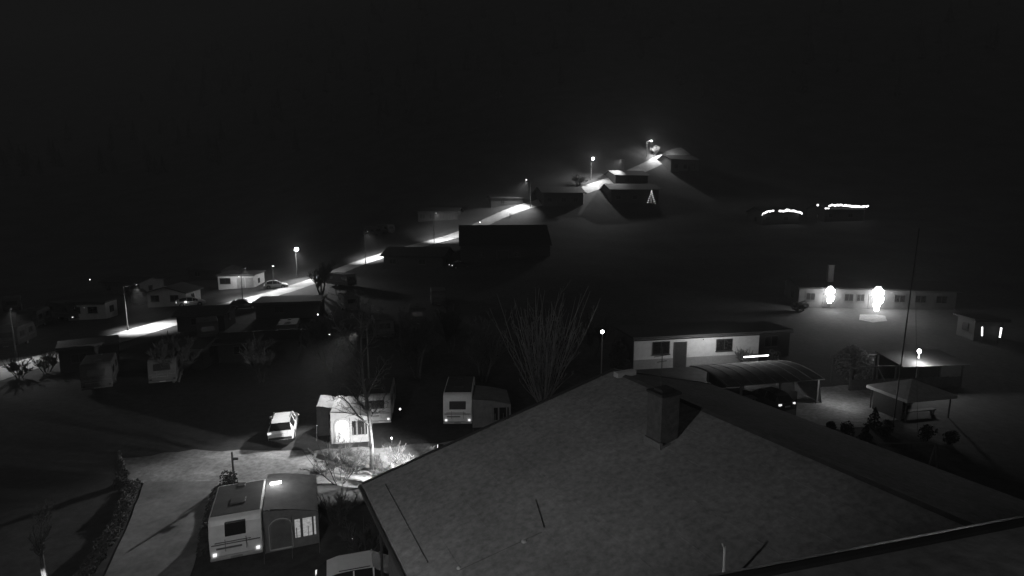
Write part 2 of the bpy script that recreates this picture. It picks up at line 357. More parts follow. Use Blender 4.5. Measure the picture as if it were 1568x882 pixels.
mk('added_porch_lamp',Geo().sph((.6*Wd,-.3,2.75),.07),M['lamp_s'],R)  # added lamp; its light floats in front to brighten the cabin
building('holiday_chalet',(157,452),(215,450),6,2.8,'x',.25,'wall_m','roof_dk',wins=[(.1,1.2,1.4,1),(.6,1.2,1.4,1)])
building('holiday_chalet',(227,471),(286,468),5,2.5,'y',.3,'wall_w','roof_md',wins=[(.1,1.1,1.2,.9),(.6,1.1,1.2,.9)])
building('holiday_chalet',(290,430),(340,428),6,2.8,'x',.3,'wall_d','roof_dk',wins=[(.2,1.2,1.4,1)])
building('garden_shed',(272,508),(345,506),5,2.3,'x',.25,'wall_d','roof_md',wins=[(.3,1,1.2,.8,False,True)])
building('garden_shed',(392,488),(490,486),5,2.4,'flat',0,'wall_d','roof_dk',wins=[(.3,1,1.2,.8,False,True)])
building('garden_shed',(240,566),(312,566),4,2.2,'x',.25,'wall_d','roof_dk',wins=[(.4,1,1,.8,False,True)])
building('garden_shed',(335,556),(455,550),4.5,2.3,'x',.2,'wall_d','roof_dk',wins=[(.2,1,1.2,.8,False,True)])
building('garden_shed',(93,572),(184,560),3,2.5,'flat',0,'wall_d','roof_md',wins=[(.2,1,1.2,.8,False,True)],ov=.15)
building('site_kiosk',(1490,522),(1534,522),3,2.6,'flat',0,'wall_d','roof_dk')
Rk=root('lantern_pair',G(1511,524),0)
mk('posts',Geo().cyl((-.95,-.4,-.1),(-.95,-.4,2.2),.05).cyl((1.0,-.4,-.1),(1.0,-.4,2.2),.05),M['metal_d'],Rk)
mk('tubes',Geo().cyl((-1.03,-.4,.9),(-1.15,-.4,2.0),.07).cyl((1.1,-.4,.7),(1.15,-.4,1.9),.11),M['led'],Rk)
def led_house(p0,p1,lo,z):
    R,Wd=building('chalet',p0,p1,8,3.6,'x',.3,'wall_d','roof_dk',wins=[(.1,1.3,1.2,1),(.6,1.3,1.2,1)])
    g=Geo(); n=70
    for i in range(n):
        f=i/(n-1); x=-.4+f*(Wd+.8); zz=z(f)
        if zz is None: continue
        g.sph((x,-.75,3.75+zz+random.uniform(-.12,.12)),random.uniform(.1,.3),6,4)
    mk('led_string',g,M['led'],R); return R
led_house((1166,345),(1222,343),0,lambda f: -.9+1.6*math.sin(f*3.1)**.5*.8 if (f<.28 or f>.6) else (None if f<.42 else .1))
led_house((1262,340),(1322,338),0,lambda f: .7+.2*math.sin(f*6) if f>.08 else .1)
Rl=root('garden_lantern',G(1250,341)); mk('post',Geo().cyl((0,0,-.2),(0,0,4.6),.07),M['metal_d'],Rl); mk('globe',Geo().sph((0,0,4.8),.28),M['led'],Rl)
# carport
A1=G(1133,628);B1=G(1250,618); dd=(B1-A1)[:2]; Wc=float(np.linalg.norm(dd))
R=root('carport',(A1[0],A1[1],min(A1[2],B1[2])),math.atan2(dd[1],dd[0]))
g=Geo()
for x in (0,Wc/2,Wc):
    for y in (0,5.0): g.box(x-.07,y-.07,-.3,x+.07,y+.07,2.1)
mk('posts',g,M['frame'],R)
mk('beams',Geo().box(-.2,-.06,2.102,Wc+.2,.06,2.22).box(-.2,4.94,2.102,Wc+.2,5.06,2.22),M['frame'],R)
n=14; prof=[]
for i in range(n+1):
    t=i/n; prof.append((-.4+t*5.9,2.23+.38*math.sin(t*math.pi)))
prof=prof+[(y,z+.06) for y,z in reversed(prof)]
mk('roof_sheet',Geo().prism(prof,-1.6,Wc+.3),M['canvas'],R)
g=Geo()
for k in range(9):
    x=-1.5+k*(Wc+1.7)/8
    p2=[(y,z+.065) for y,z in prof[:n+1]]; p2=p2+[(y,z+.03) for y,z in reversed(p2)]
    g.prism(p2,x,x+.05)
mk('roof_battens',g,M['canvas_l'],R)
mk('back_cloth',Geo().box(.1,5.08,.1,Wc*.5,5.11,2.1),M['wall_d'],R)
mk('side_curtain',Geo().add([(Wc+.09,0,2.15),(Wc+.45,-.1,.05),(Wc+.45,3.2,.05),(Wc+.09,3.2,2.15)],[(0,1,2,3)]),M['canvas_l'],R)
mk('lamp',Geo().cyl((Wc*.55,5.6,2.75),(Wc*.92,5.8,2.7),.06),M['lamp_s'],R)
light('POINT',R,(Wc*.6,6.2,3.2),70,.2)
light('POINT',R,(Wc+1.6,-.8,1.9),90,.1)
mk('garden_table',Geo().box(.5,.4,.7,1.9,1.2,.75).box(.6,.5,0,.68,.58,.7).box(1.7,1.0,0,1.78,1.08,.7).box(.6,1.0,0,.68,1.08,.7).box(1.7,.5,0,1.78,.58,.7),M['frame'],R)
# pavilion, pergola, fence
A1=G(1385,647);B1=G(1452,640); dd=(B1-A1)[:2]; Wp=float(np.linalg.norm(dd))
R=root('pavilion',(A1[0],A1[1],0),math.atan2(dd[1],dd[0])); g=Geo()
for x in (0,Wp):
    for y in (0,3.2): g.cyl((x,y,-.2),(x,y,2.0),.05)
mk('posts',g,M['wood'],R)
c=(Wp/2,1.6,2.9); e=.3; q=[(-e,-e,1.95),(Wp+e,-e,1.95),(Wp+e,3.2+e,1.95),(-e,3.2+e,1.95)]
mk('canopy',Geo().add(q+[c]+[(a,b,z-.25) for a,b,z in q],[(0,1,4),(1,2,4),(2,3,4),(3,0,4),(0,5,6,1),(1,6,7,2),(2,7,8,3),(3,8,5,0)]),M['canvas_l'],R,fix=False)
mk('side_cloths',Geo().box(-.02,.3,.0,.0,3.0,1.9).box(.3,3.1,0,Wp-.2,3.12,1.9),M['wall_d'],R)
mk('bench',Geo().box(.3,.8,.4,Wp-.3,1.2,.46).box(.4,.85,0,.5,1.15,.4).box(Wp-.5,.85,0,Wp-.4,1.15,.4),M['wood'],R)
A1=G(1300,598);B1=G(1470,592); dd=(B1-A1)[:2]; Wp=float(np.linalg.norm(dd))
R=root('pergola',(A1[0],A1[1],0),math.atan2(dd[1],dd[0])); g=Geo()
for i in range(6):
    x=Wp*i/5
    g.box(x-.06,-.06,-.2,x+.06,.06,2.1); g.box(x-.06,2.4,-.2,x+.06,2.52,2.5)
g.box(-.3,-.05,2.102,Wp+.3,.05,2.22); g.box(-.3,2.41,2.502,Wp+.3,2.51,2.62)
g.cyl((Wp*.22,-.1,2.2),(Wp*.33,-.1,.3),.05)
mk('timber_frame',g,M['wood'],R)
mk('lean_to_roof',Geo().prism([(-.5,2.16),(3.0,2.7),(3.0,2.76),(-.5,2.22)],Wp*.42,Wp+.2),M['roof_dk'],R)
mk('roof_edge',Geo().box(Wp*.42,-.56,2.12,Wp+.2,-.502,2.22),M['canvas'],R)
mk('back_wall',Geo().box(Wp*.42,2.37,0,Wp+.1,2.39,2.5),M['wall_d'],R)
g=Geo()
for i in range(int(Wp/.16)): g.box(i*.16,-.11,-.1,i*.16+.13,-.08,1.0+.03*math.sin(i*1.7))
mk('slats',g,M['wood'],R)
# ------------------------------------------------------------ lamps
def street_lamp(u,v,h,power=2500,T=None,globe=False,em='lamp_s',r=None,loc=None,ang=105,target=None,glow=0):
    P=G(u,v) if loc is None else loc
    Tt=np.array(target,float) if target is not None else G(*T)
    dv=(Tt-P); dl=np.linalg.norm(dv[:2]); al=min(1.4,dl*.8); ax_,ay=dv[0]/dl*al,dv[1]/dl*al
    R=root('street_lamp',P)
    mk('pole',Geo().cyl((0,0,-.3),(0,0,h),.08,.05).cyl((0,0,-.1),(0,0,.5),.12),M['metal'],R)
    mk('arm',Geo().cyl((0,0,h-.05),(ax_,ay,h+.15),.04),M['metal'],R)
    rr=r or .16
    hd=root('head',(ax_,ay,h+.12),math.atan2(ay,ax_)); hd.parent=R
    mk('housing',Geo().prism([(-.14,.03),(.14,.03),(.08,.16),(-.08,.16)],-.25,.4),M['metal_d'],hd)
    g=Geo().sph((.08,0,.0),rr,8,6,.55 if not globe else .8)
    if globe: g.sph((.08+rr*.8,0,-rr*.3),rr*.7,8,6,.8); g.sph((.08-rr*.5,.0,-rr*.5),rr*.6,8,6,1.2)
    mk('lens',g,M[em],hd)
    aim=(dv[0]-ax_,dv[1]-ay,dv[2]-h)
    light('SPOT',R,(ax_,ay,h-.15-(rr if globe else 0)),power,.12,aim=aim,angle=ang,blend=1)
    if glow: light('POINT',R,(ax_,ay-.9,h+.1),glow,.15)
    return R
street_lamp(990,240,5.6,12000,(1012,244),True,em='lamp',r=.24,glow=3500)
street_lamp(905,276,7,9000,(912,285),True,em='lamp',r=.45,glow=3500)
street_lamp(812,317,8,19000,(785,323),r=.2)
street_lamp(665,377,8,19000,(690,362),r=.1,em='led')
street_lamp(455,424,6,9000,(465,434),True,em='lamp',r=.4,glow=1600)
street_lamp(419,441,4.4,3400,(425,447),r=.18)
street_lamp(560,404,7,12000,(575,394),r=.05,em='led')
street_lamp(196,506,6,11000,(226,503),r=.04,em='led',ang=95)
street_lamp(372,462,5.5,6500,(385,457),r=.05,em='led')
street_lamp(25,546,5.5,1800,(35,562),r=.05,em='led')
street_lamp(955,272,6,16000,(918,282),r=.05,em='led')
street_lamp(0,0,6.5,10500,loc=np.array([-12.5,47,0.0]),r=.04,em='led',target=(-17.5,31,0),ang=62)
P=PY(921,560,44); R=root('globe_lamp',(P[0],P[1],0)); zt=float(PY(921,510,44)[2])
mk('pole',Geo().cyl((0,0,-.2),(0,0,zt),.06,.04),M['metal'],R); mk('globe',Geo().sph((0,0,zt+.1),.14),M['lamp'],R)
P=G(1402,588); R=root('path_lamp',P); zt=3.1
mk('pole',Geo().cyl((0,0,-.2),(0,0,zt),.07,.06),M['white'],R); mk('globe',Geo().sph((0,0,zt+.1),.16,8,6,1.3),M['lamp'],R); light('POINT',R,(-.6,-1.2,zt-.1),620,.2)
def small_lamp(u,v,h,r=.08,p=0):
    P=G(u,v);R=root('bollard_lamp',P); mk('post',Geo().cyl((0,0,-.1),(0,0,h),.04),M['metal_d'],R); mk('globe',Geo().sph((0,0,h+.04),r),M['lamp_s'],R)
    if p: light('POINT',R,(0,-.25,h+.1),p,.08)
small_lamp(613,640,.7,.07);small_lamp(600,680,.4,.06,25);small_lamp(487,660,.4,.06);small_lamp(505,520,.6,.09);small_lamp(138,432,.6,.09);small_lamp(540,838,.4,.04);small_lamp(285,470,.8,.12);small_lamp(487,488,.6,.09);small_lamp(735,345,.8,.12)
P=G(1366,662); R=root('flag_mast',P); mk('pole',Geo().cyl((0,0,-.2),(.35,0,15.2),.05,.03),M['metal_d'],R)
mk('guy_wire',Geo().cyl((.3,0,13),(1.9,0,.1),.01,n=5),M['metal_d'],R)
P=G(359,742); R=root('signpost',P); mk('pole',Geo().cyl((0,0,-.2),(0,0,2.1),.06),M['metal_d'],R); mk('sign_board',Geo().box(-.05,-.03,1.6,.35,.03,1.75),M['wood'],R)
P=G(1340,735); R=root('swing_frame',P); mk('frame',Geo().cyl((-.5,0,-.1),(.0,0,2.4),.04).cyl((.5,.2,-.1),(0,0,2.4),.04).cyl((3.0,0,-.1),(3.5,0,2.4),.04).cyl((4,.2,-.1),(3.5,0,2.4),.04).cyl((0,0,2.4),(3.5,0,2.4),.04),M['metal'],R)
mk('swing_seat',Geo().box(1.5,-.15,.5,2,.15,.54).cyl((1.5,0,.5),(1.5,0,2.4),.012).cyl((2,0,.5),(2,0,2.4),.012),M['wood'],R)
# ------------------------------------------------------------ vehicles
def caravan(p,yaw,L=5.2,Wd=2.3,Hh=2.55,m='white',win_w=1.5,name='caravan',lensm='lens',zb=.45,side=True):
    R=root(name,p,yaw); w=Wd/2
    prof=[(.06,zb),(0,zb+.5),(.03,zb+1.0),(.16,Hh-.32),(.3,Hh-.1),(.5,Hh),(L-.9,Hh+.02),(L-.55,Hh-.12),(L-.25,Hh-.7),(L-.02,zb+.7),(L,zb+.4),(L-.12,zb)]
    mk('body',Geo().prism(prof,-w,w),M[m],R,bevel=.07)
    t=.012
    mk('rear_window',Geo().add([(-win_w/2,.0-.02,zb+1.0),(win_w/2,-.02,zb+1.0),(win_w/2,.1,zb+1.62),(-win_w/2,.1,zb+1.62),(-win_w/2,.16,zb+1.0),(win_w/2,.16,zb+1.0),(win_w/2,.26,zb+1.62),(-win_w/2,.26,zb+1.62)],
       [(0,1,2,3),(4,5,6,7),(0,1,5,4),(2,3,7,6),(0,3,7,4),(1,2,6,5)]),M['glass'],R,bevel=.03)
    g=Geo(); g.box(-w+.1,-.03,zb+.62,w-.1,.02,zb+.66); g.box(-w+.25,-.03,zb+.72,w-.5,.02,zb+.75); g.box(-w+.3,-.03,zb+.4,w-.9,.02,zb+.48)
    for s in (-1,1):
        g.box(s*w-t,.5,zb+.62,s*w+t,L-.5,zb+.72)
    for s in (-1,1): g.cyl((s*.45,-.07,zb+.3),(s*.45,-.07,zb+.9),.015,n=5)
    mk('stripes',g,M['stripe'],R)
    g=Geo()
    for s in (-1,1):
        g.box(s*(w-.22)-.08,-.05,zb+.1,s*(w-.22)+.08,.06,zb+.22)
    mk('tail_lights',g,M[lensm],R)
    mk('bumper',Geo().box(-w+.02,-.07,zb-.12,w-.02,.12,zb+.04),M['gel_dk' if m=='gel_dk' else 'white_d'],R,bevel=.03)
    mk('number_plate',Geo().box(-.26,-.085,zb-.08,.26,-.072,zb+.02),M['frame'],R)
    if side:
        g=Geo()
        for s in (-1,1):
            g.box(s*w-.02,.7,zb+.95,s*w+.02,1.8,zb+1.55); g.box(s*w-.02,L-2,zb+.95,s*w+.02,L-1.1,zb+1.55)
        mk('side_windows',g,M['glass'],R,bevel=.01)
        mk('door',Geo().box(w-.01,L*.5-.3,zb+.05,w+.03,L*.5+.3,zb+1.8),M['gel_dk' if m=='gel_dk' else 'white_d'],R)
    g=Geo();h2=Geo()
    for s in (-1,1):
        g.cyl((s*(w-.02),L*.48,.32),(s*(w-.22),L*.48,.32),.32,n=16); h2.cyl((s*(w-.01),L*.48,.32),(s*(w-.05),L*.48,.32),.17,n=12)
    mk('wheels',g,M['tyre'],R); mk('hubs',h2,M['hub'],R)
    mk('drawbar',Geo().cyl((-.5,L-.1,zb),(0,L+1.1,zb),.05).cyl((.5,L-.1,zb),(0,L+1.1,zb),.05).cyl((0,L+1,0),(0,L+1,zb+.1),.04),M['metal_d'],R)
    mk('roof_hatch',Geo().box(-.35,L*.3,Hh-.02,.35,L*.3+.6,Hh+.08).box(-.2,L*.7,Hh-.02,.2,L*.7+.4,Hh+.08),M['gel_dk'],R,bevel=.03)
    mk('roof_skin',Geo().box(-w+.08,.45,Hh+.002,w-.08,L-.9,Hh+.03),M['gel_dk'],R,bevel=.01)
    return R
def awning(p,yaw,Wd,L,h0,h1,m='canvas',lit=0,name='awning_tent',arch=True):
    R=root(name,p,yaw)
    n=8; g=Geo(); v=[]
    for i in range(n+1):
        x=Wd*i/n
        for j in range(7):
            y=L*j/6; z=h1+(h0-h1)*(i/n)**1.6-.05*math.sin(j/6*math.pi*3)**2
            v.append((x,y,z))
    g.add(v,[(i*7+j,i*7+j+1,(i+1)*7+j+1,(i+1)*7+j) for i in range(n) for j in range(6)])
    mk('canopy',g,M[m],R,smooth=True)
    mk('front_panel',Geo().prismy([(0,0),(Wd,0),(Wd,h0-.02),(Wd*.5,h1+(h0-h1)*.33-.03),(0,h1-.05)],0.0,.03),M[m],R)
    mk('side_panel',Geo().box(Wd-.02,.04,0,Wd+.01,L,h0-.02),M[m],R)
    mk('back_panel',Geo().prismy([(0,0),(Wd,0),(Wd,h0-.02),(Wd*.5,h1+(h0-h1)*.33-.03),(0,h1-.05)],L-.03,L),M[m],R)
    def archp(x0,x1,z0,z1):
        pr=[(x0,z0),(x1,z0)]
        for k in range(9):
            t=math.pi*k/8; pr.append(((x0+x1)/2+(x1-x0)/2*math.cos(t),z1-(x1-x0)/2*.8+(x1-x0)/2*.8*math.sin(t)))
        return pr
    if arch:
        mk('door_window',Geo().prismy(archp(Wd*.12,Wd*.48,.15,h0*.92),-.02,-.004),M['lit'] if lit&2 else M['wall_m'],R)
        rim=archp(Wd*.09,Wd*.51,.1,h0*.97); g=Geo()
        for k in range(len(rim)):
            a=rim[k];b=rim[(k+1)%len(rim)]; g.cyl((a[0],-.02,a[1]),(b[0],-.02,b[1]),.03,n=5)
        mk('door_piping',g,M['white_d'],R)
    mk('window_panel',Geo().box(Wd*.56,-.02,h0*.3,Wd*.95,-.004,h0*.85),M['lit'] if lit&1 else M['glass'],R)
    g=Geo()
    for k,(dx,ww) in enumerate(((.58,.04),(.66,.12),(.8,.03),(.88,.09))):
        x=Wd*dx; g.box(x,-.035,h0*.28,x+ww,-.021,h0*(.86 if k%2 else .6))
    mk('curtains',g,(M['wall_m'] if lit&1 else M['canvas']),R)
    g=Geo()
    for x in (0,Wd/2,Wd): g.cyl((x,-.03,0),(x,-.03,h0),.02,n=6); g.cyl((x,-.03,h0*.8),(x,-.9,0),.008,n=4)
    mk('poles',g,M['metal'],R)
    return R
def car(p,yaw,m='carpaint',name='parked_car',lens='lens'):
    R=root(name,p,yaw)
    st=[(0,.42,.72,.78,.76,.70),(.08,.28,.92,.96,.84,.74),(.5,.22,.98,1.4,.89,.62),(.95,.22,.97,1.5,.9,.63),(1.6,.22,.96,1.53,.9,.64),(2.4,.22,.95,1.48,.9,.63),(3.2,.22,.93,.98,.89,.76),(3.9,.22,.82,.86,.87,.72),(4.25,.28,.68,.7,.8,.66),(4.35,.4,.55,.57,.7,.6)]
    body=Geo();glass=Geo()
    def sec(s):
        y,zb,zbe,zt,w,wt=s
        return [(-w*.96,y,zb),(-w,y,zb+(zbe-zb)*.55),(-w*.95,y,zbe),(-wt,y,zt),(wt,y,zt),(w*.95,y,zbe),(w,y,zb+(zbe-zb)*.55),(w*.96,y,zb)]
    S=[sec(s) for s in st]
    v=[q for s in S for q in s]; bf=[];gf=[]
    for i in range(len(S)-1):
        for k in range(8):
            f=(i*8+k,i*8+(k+1)%8,(i+1)*8+(k+1)%8,(i+1)*8+k)
            isg=(k in (2,4) and 2<=i<=5) or (k==3 and i in (1,5))
            (gf if isg else bf).append(f)
    bf.append(tuple(range(7,-1,-1))); bf.append(tuple((len(S)-1)*8+k for k in range(8)))
    body.add(v,bf);glass.add(v,gf)
    mk('body',body,M[m],R,bevel=.03); mk('glazing',glass,M['glass'],R)
    g=Geo()
    for s in (-1,1):
        for y in (1.6,2.42): g.cyl((s*.865,y,.96),(s*.64,y,1.5),.035,n=5)
    mk('pillars',g,M[m],R)
    g=Geo();h=Geo();a=Geo()
    for s in (-1,1):
        for y in (.8,3.45):
            g.cyl((s*.92,y,.32),(s*.7,y,.32),.32,n=18); h.cyl((s*.93,y,.32),(s*.9,y,.32),.2,n=12)
            a.cyl((s*.905,y,.34),(s*.7,y,.34),.38,n=18)
    mk('wheel_arches',a,M['tyre'],R); mk('wheels',g,M['tyre'],R); mk('hubs',h,M['hub'],R)
    mk('tail_lights',Geo().box(-.84,-.0,.74,-.58,.12,.9).box(.58,-.0,.74,.84,.12,.9),M[lens],R,bevel=.02)
    mk('number_plate',Geo().box(-.26,-.03,.58,.26,.0,.69),M['white'],R)
    mk('bumper',Geo().box(-.78,-.06,.34,.78,.1,.52),M['tyre'] if m=='carpaint' else M[m],R,bevel=.04)
    mk('mirrors',Geo().box(-1.05,2.75,.95,-.88,2.9,1.08).box(.88,2.75,.95,1.05,2.9,1.08),M[m],R,bevel=.03)
    mk('roof_rails',Geo().cyl((-.58,1.0,1.56),(-.58,2.3,1.54),.02,n=5).cyl((.58,1.0,1.56),(.58,2.3,1.54),.02,n=5),M['metal_d'],R)
    mk('headlights',Geo().box(-.75,4.2,.55,-.45,4.33,.66).box(.45,4.2,.55,.75,4.33,.66),M['frame'],R)
    return R
P=G(364,862); yw=math.radians(20)
caravan(P,yw,4.4,2.3,2.3,'white',.9)
rx=np.array([math.cos(yw),math.sin(yw)]); q=P[:2]+rx*1.2+np.array([-rx[1],rx[0]])*.35
R=awning((q[0],q[1],P[2]),yw,2.5,3.9,1.75,2.25,'canvas',lit=1)
mk('roof_light',Geo().box(.2,2.5,2.28,.75,2.68,2.35),M['lamp_s'],R); light('POINT',R,(.5,2.5,2.8),34,.1)
P=G(484,920); car((P[0],P[1],P[2]),math.radians(-72))
P=G(430,680); car(P,math.radians(16))
P=G(575,654); caravan(P,math.radians(8),5.2,2.4,2.5,'white_d',1.4)
P=G(508,680); awning(P,math.radians(10),2.6,3.4,1.9,2.4,'canvas_l',lit=2)
P=G(487,668); awning(P,math.radians(12),1.5,2.5,1.9,2.3,'canvas',arch=False)
P=G(701,655); caravan(P,math.radians(1),5.2,2.2,2.65,'white',1.25)
P=G(724,655); awning(P,math.radians(6),2.9,3.2,1.8,2.3,'canvas',arch=False)
P=G(1205,634); car(P,math.radians(20),'carpaint_d')
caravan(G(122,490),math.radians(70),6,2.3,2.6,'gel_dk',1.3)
building('mobile_home',(105,491),(163,488),3,2.6,'flat',0,'wall_w','roof_md',wins=[(.1,1.2,1.2,.8,False,True),(.55,1.2,1.2,.8,False,True)],ov=.1)
for u,v,yw_,l in ((42,506,20,5),(10,536,20,5),(672,470,10,5.2),(600,358,50,6),(580,362,50,6),(215,470,40,5),(320,525,30,5),(440,530,15,5),(540,478,30,5),(590,520,20,5),(640,500,10,5),(20,480,40,5),(250,590,20,5),(150,600,30,5),(540,440,60,6)):
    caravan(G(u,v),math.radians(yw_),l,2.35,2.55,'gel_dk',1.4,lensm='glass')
car(G(352,474),math.radians(-70),'carpaint_d',lens='glass'); car(G(270,470),math.radians(-60),'carpaint'); car(G(405,442),math.radians(-70),'carpaint'); car(G(690,412),math.radians(-60),'carpaint_d')
P=G(781,333); R=root('road_marker_post',P); mk('post',Geo().cyl((0,0,-.2),(0,0,1.2),.12),M['metal_d'],R)
# ------------------------------------------------------------ vegetation
def bare_tree(name,base,height,seed,stems=1,lean=.1,levels=4,r0=None,m='bark',fan=.25,kids=(4,6),child=.55,minr=.008,up=.35,base_free=.2,lw=1.0,cap=9000):
    rnd=random.Random(seed); g=Geo(); cnt=[0]; lim=[cap]
    def grow(p,d,L,r,lev):
        if cnt[0]>lim[0] : return
        n=5 if lev==0 else 3; seg=L/n; rr=r; q=p
        for i in range(n):
            d=(d+Vector((rnd.uniform(-1,1),rnd.uniform(-1,1),rnd.uniform(-.6,1)))*(.12 if lev==0 else .2)+Vector((0,0,up*.15))).normalized()
            q2=q+d*seg; r2=max(minr,r*(1-(i+1)/n*.75)); g.cyl(q,q2,rr,r2,n=6 if lev<2 else 3,cap=False); cnt[0]+=1
            q=q2; rr=r2
            if lev<levels and (lev>0 or (i+1)/n>base_free):
                for _ in range(rnd.randint(*kids) if lev<2 else rnd.randint(1,3)):
                    a=rnd.uniform(0,2*math.pi); o=d.orthogonal().normalized(); o.rotate(Matrix.Rotation(a,3,d))
                    c=(d*rnd.uniform(.6,1.1)+o*rnd.uniform(.5,1.0)*lw+Vector((0,0,up))).normalized()
                    grow(q-d*seg*rnd.random()*.6,c,L*child*rnd.uniform(.6,1.05)*(1-.45*(i/n)),max(minr,rr*.55),lev+1)
    for s in range(stems):
        lim[0]=cap*(s+1)/stems
        a=2*math.pi*s/stems+rnd.uniform(-.3,.3); f=fan*rnd.uniform(.3,1) if stems>1 else lean*rnd.uniform(-.5,.5)
        d=Vector((math.cos(a)*f,math.sin(a)*f,1)).normalized()
        grow(Vector((math.cos(a)*.15*(stems>1),math.sin(a)*.15*(stems>1),-.2)),d,height*rnd.uniform(.7,1.)*(.8),(r0 or height*.018),0)
    return mk(name,g,M[m],None,fix=False)
def place(o,P): o.location=tuple(map(float,P)); return o
place(bare_tree('bare_tree',None,15.5,3,1,.05,3,.17,child=.42,up=.2,minr=.009,kids=(4,6),lw=1.4,base_free=.3,cap=14000),G(569,722))
P=PY(832,600,45); place(bare_tree('bare_tree',None,14,5,34,.1,2,.055,m='bark_m',fan=.55,kids=(2,3),child=.26,up=.6,minr=.011,base_free=.1,cap=8000),(P[0],P[1],0))
place(bare_tree('bare_tree',None,8.5,11,3,.1,3,.2,fan=.5,child=.5,minr=.025),G(492,452))
place(bare_tree('bare_tree',None,6.5,12,8,.1,3,.14,fan=1.2,child=.5,minr=.045,lw=1.3,m='canvas_l' if 0 else 'bark_m'),G(886,284))
place(bare_tree('bare_tree',None,5,13,6,.1,3,.14,fan=.9,child=.5,minr=.035,lw=1.3,m='bark_m'),G(1003,236))
place(bare_tree('bare_shrub',None,4.6,21,7,.1,3,.03,fan=1.1,child=.5,minr=.006,m='leaf'),G(520,740))
place(bare_tree('bare_shrub',None,3.4,22,7,.1,3,.03,fan=1.1,child=.5,minr=.006,m='leaf_d'),G(600,738))
place(bare_tree('bare_shrub',None,3.2,23,6,.1,3,.04,fan=.9,child=.5,minr=.006,m='hedge'),G(515,800))
place(bare_tree('bare_shrub',None,3.2,27,6,.1,3,.04,fan=.9,child=.5,minr=.006,m='hedge'),G(560,850))
place(bare_tree('bare_shrub',None,3.4,24,6,.1,3,.04,fan=.8,child=.5,minr=.012),G(30,578))
place(bare_tree('bare_shrub',None,3.6,25,6,.1,3,.04,fan=.8,child=.5,minr=.012),G(72,570))
place(bare_tree('bare_shrub',None,3.6,26,8,.1,3,.05,fan=.6,child=.5,minr=.014,m='bark_m'),G(1140,562))
P=G(73,900); place(bare_tree('birch_tree',None,5,31,1,.1,3,.13,m='bark',child=.45,minr=.006,base_free=.4),P)
R=root('ground_spotlight',P); mk('housing',Geo().cyl((.3,-.9,-.05),(.3,-.85,.15),.08,.1),M['metal_d'],R); light('SPOT',R,(.3,-.85,.3),330,.04,aim=(-.3,.85,.35),angle=45)
for u,v,s,h,mm_ in ((740,585,41,9,'hedge'),(640,580,42,10,'hedge'),(505,570,43,9,'hedge'),(910,545,44,7,'leaf'),(400,585,45,7,'hedge'),(270,585,46,7,'leaf'),(690,540,47,9,'leaf')):
    place(bare_tree('bare_tree',None,h,s,3,.1,3,.12,fan=.5,child=.5,minr=.014,m=mm_),G(u,v))
def leafmass(name,P,rx,ry,rz,n,size,m='leaf',seed=1,z0=0,conic=False):
    rnd=random.Random(seed); g=Geo(); lobes=[(rnd.uniform(-.5,.5)*rx,rnd.uniform(-.5,.5)*ry,rnd.uniform(.3,.8)*rz,rnd.uniform(.4,.65)) for _ in range(9)]
    for _ in range(n):
        if conic:
            t=rnd.random()**.6; z=rz*(1-t); a=rnd.uniform(0,6.28); r=rx*t*(.75+.3*math.sin(z*9+a*3))*rnd.uniform(.5,1); c=Vector((r*math.cos(a),r*math.sin(a),z))
        else:
            l=rnd.choice(lobes); d=Vector((rnd.gauss(0,1),rnd.gauss(0,1),rnd.gauss(0,1))).normalized()*rnd.uniform(.6,1)**.5
            c=Vector((l[0]+d.x*rx*l[3],l[1]+d.y*ry*l[3],max(.02,l[2]+d.z*rz*l[3]*.7)))
        q=Vector((rnd.gauss(0,1),rnd.gauss(0,1),rnd.gauss(0,1))).normalized(); o=q.orthogonal().normalized(); s=size*rnd.uniform(.5,1.4); b=q.cross(o)
        g.add([c+o*s,c+b*s*.5,c-o*s,c-b*s*.5],[(0,1,2,3)])
    g.cyl((0,0,-.3),(0,0,rz*.6),.06,.03)
    o=mk(name,g,M[m],None,fix=False); return place(o,P)
leafmass('round_shrub',G(1303,584),1.9,1.6,3.2,4500,.11,'bark_m',3)
leafmass('evergreen_shrub',G(950,572),1.1,1.2,3.4,3500,.14,'leaf_d',8)  # added dark shrub to cover the lit west side of the bungalow
leafmass('evergreen_shrub',G(1186,562),.9,.9,1.8,1500,.1,'leaf',9)
leafmass('evergreen_shrub',G(1222,478),1.2,1.0,1.6,1500,.14,'leaf',10)
leafmass('conifer_shrub',G(188,742),.55,.55,2.2,1500,.09,'leaf_d',4,conic=True)
leafmass('conifer_shrub',G(352,748),.5,.5,1.0,700,.07,'leaf_d',5)
for i,(u,v,s) in enumerate([(1295,668,.8),(1325,675,1.0),(1352,668,.9),(1270,660,.6),(1338,655,1.3),(1420,675,.9),(1455,680,.8)]):
    leafmass('evergreen_shrub',G(u,v),s*.6,s*.6,s*1.3,700,.08,'leaf_d',50+i,conic=i in(1,4))
def hedge(name,pxa,w,h,n,m='hedge'):
    pts=[G(u,v) for u,v in pxa]; rnd=random.Random(9); g=Geo()
    for _ in range(n):
        k=rnd.randrange(len(pts)-1); t=rnd.random(); P=pts[k]*(1-t)+pts[k+1]*t
        hh=h*(.8+.2*math.sin(P[1]*2.1+P[0]))
        c=Vector((P[0]+rnd.uniform(-w,w),P[1]+rnd.uniform(-w,w),P[2]+hh*rnd.random()**.6)); q=Vector((rnd.gauss(0,1),rnd.gauss(0,1),rnd.gauss(0,1))).normalized(); o=q.orthogonal().normalized(); b=q.cross(o); s=.08*rnd.uniform(.5,1.4)
        g.add([c+o*s,c+b*s*.5,c-o*s,c-b*s*.5],[(0,1,2,3)])
    return mk(name,g,M[m],None,fix=False)
hedge('hedge',[(205,745),(190,790),(155,850),(120,900),(100,930)],.3,.6,8000,'leaf')
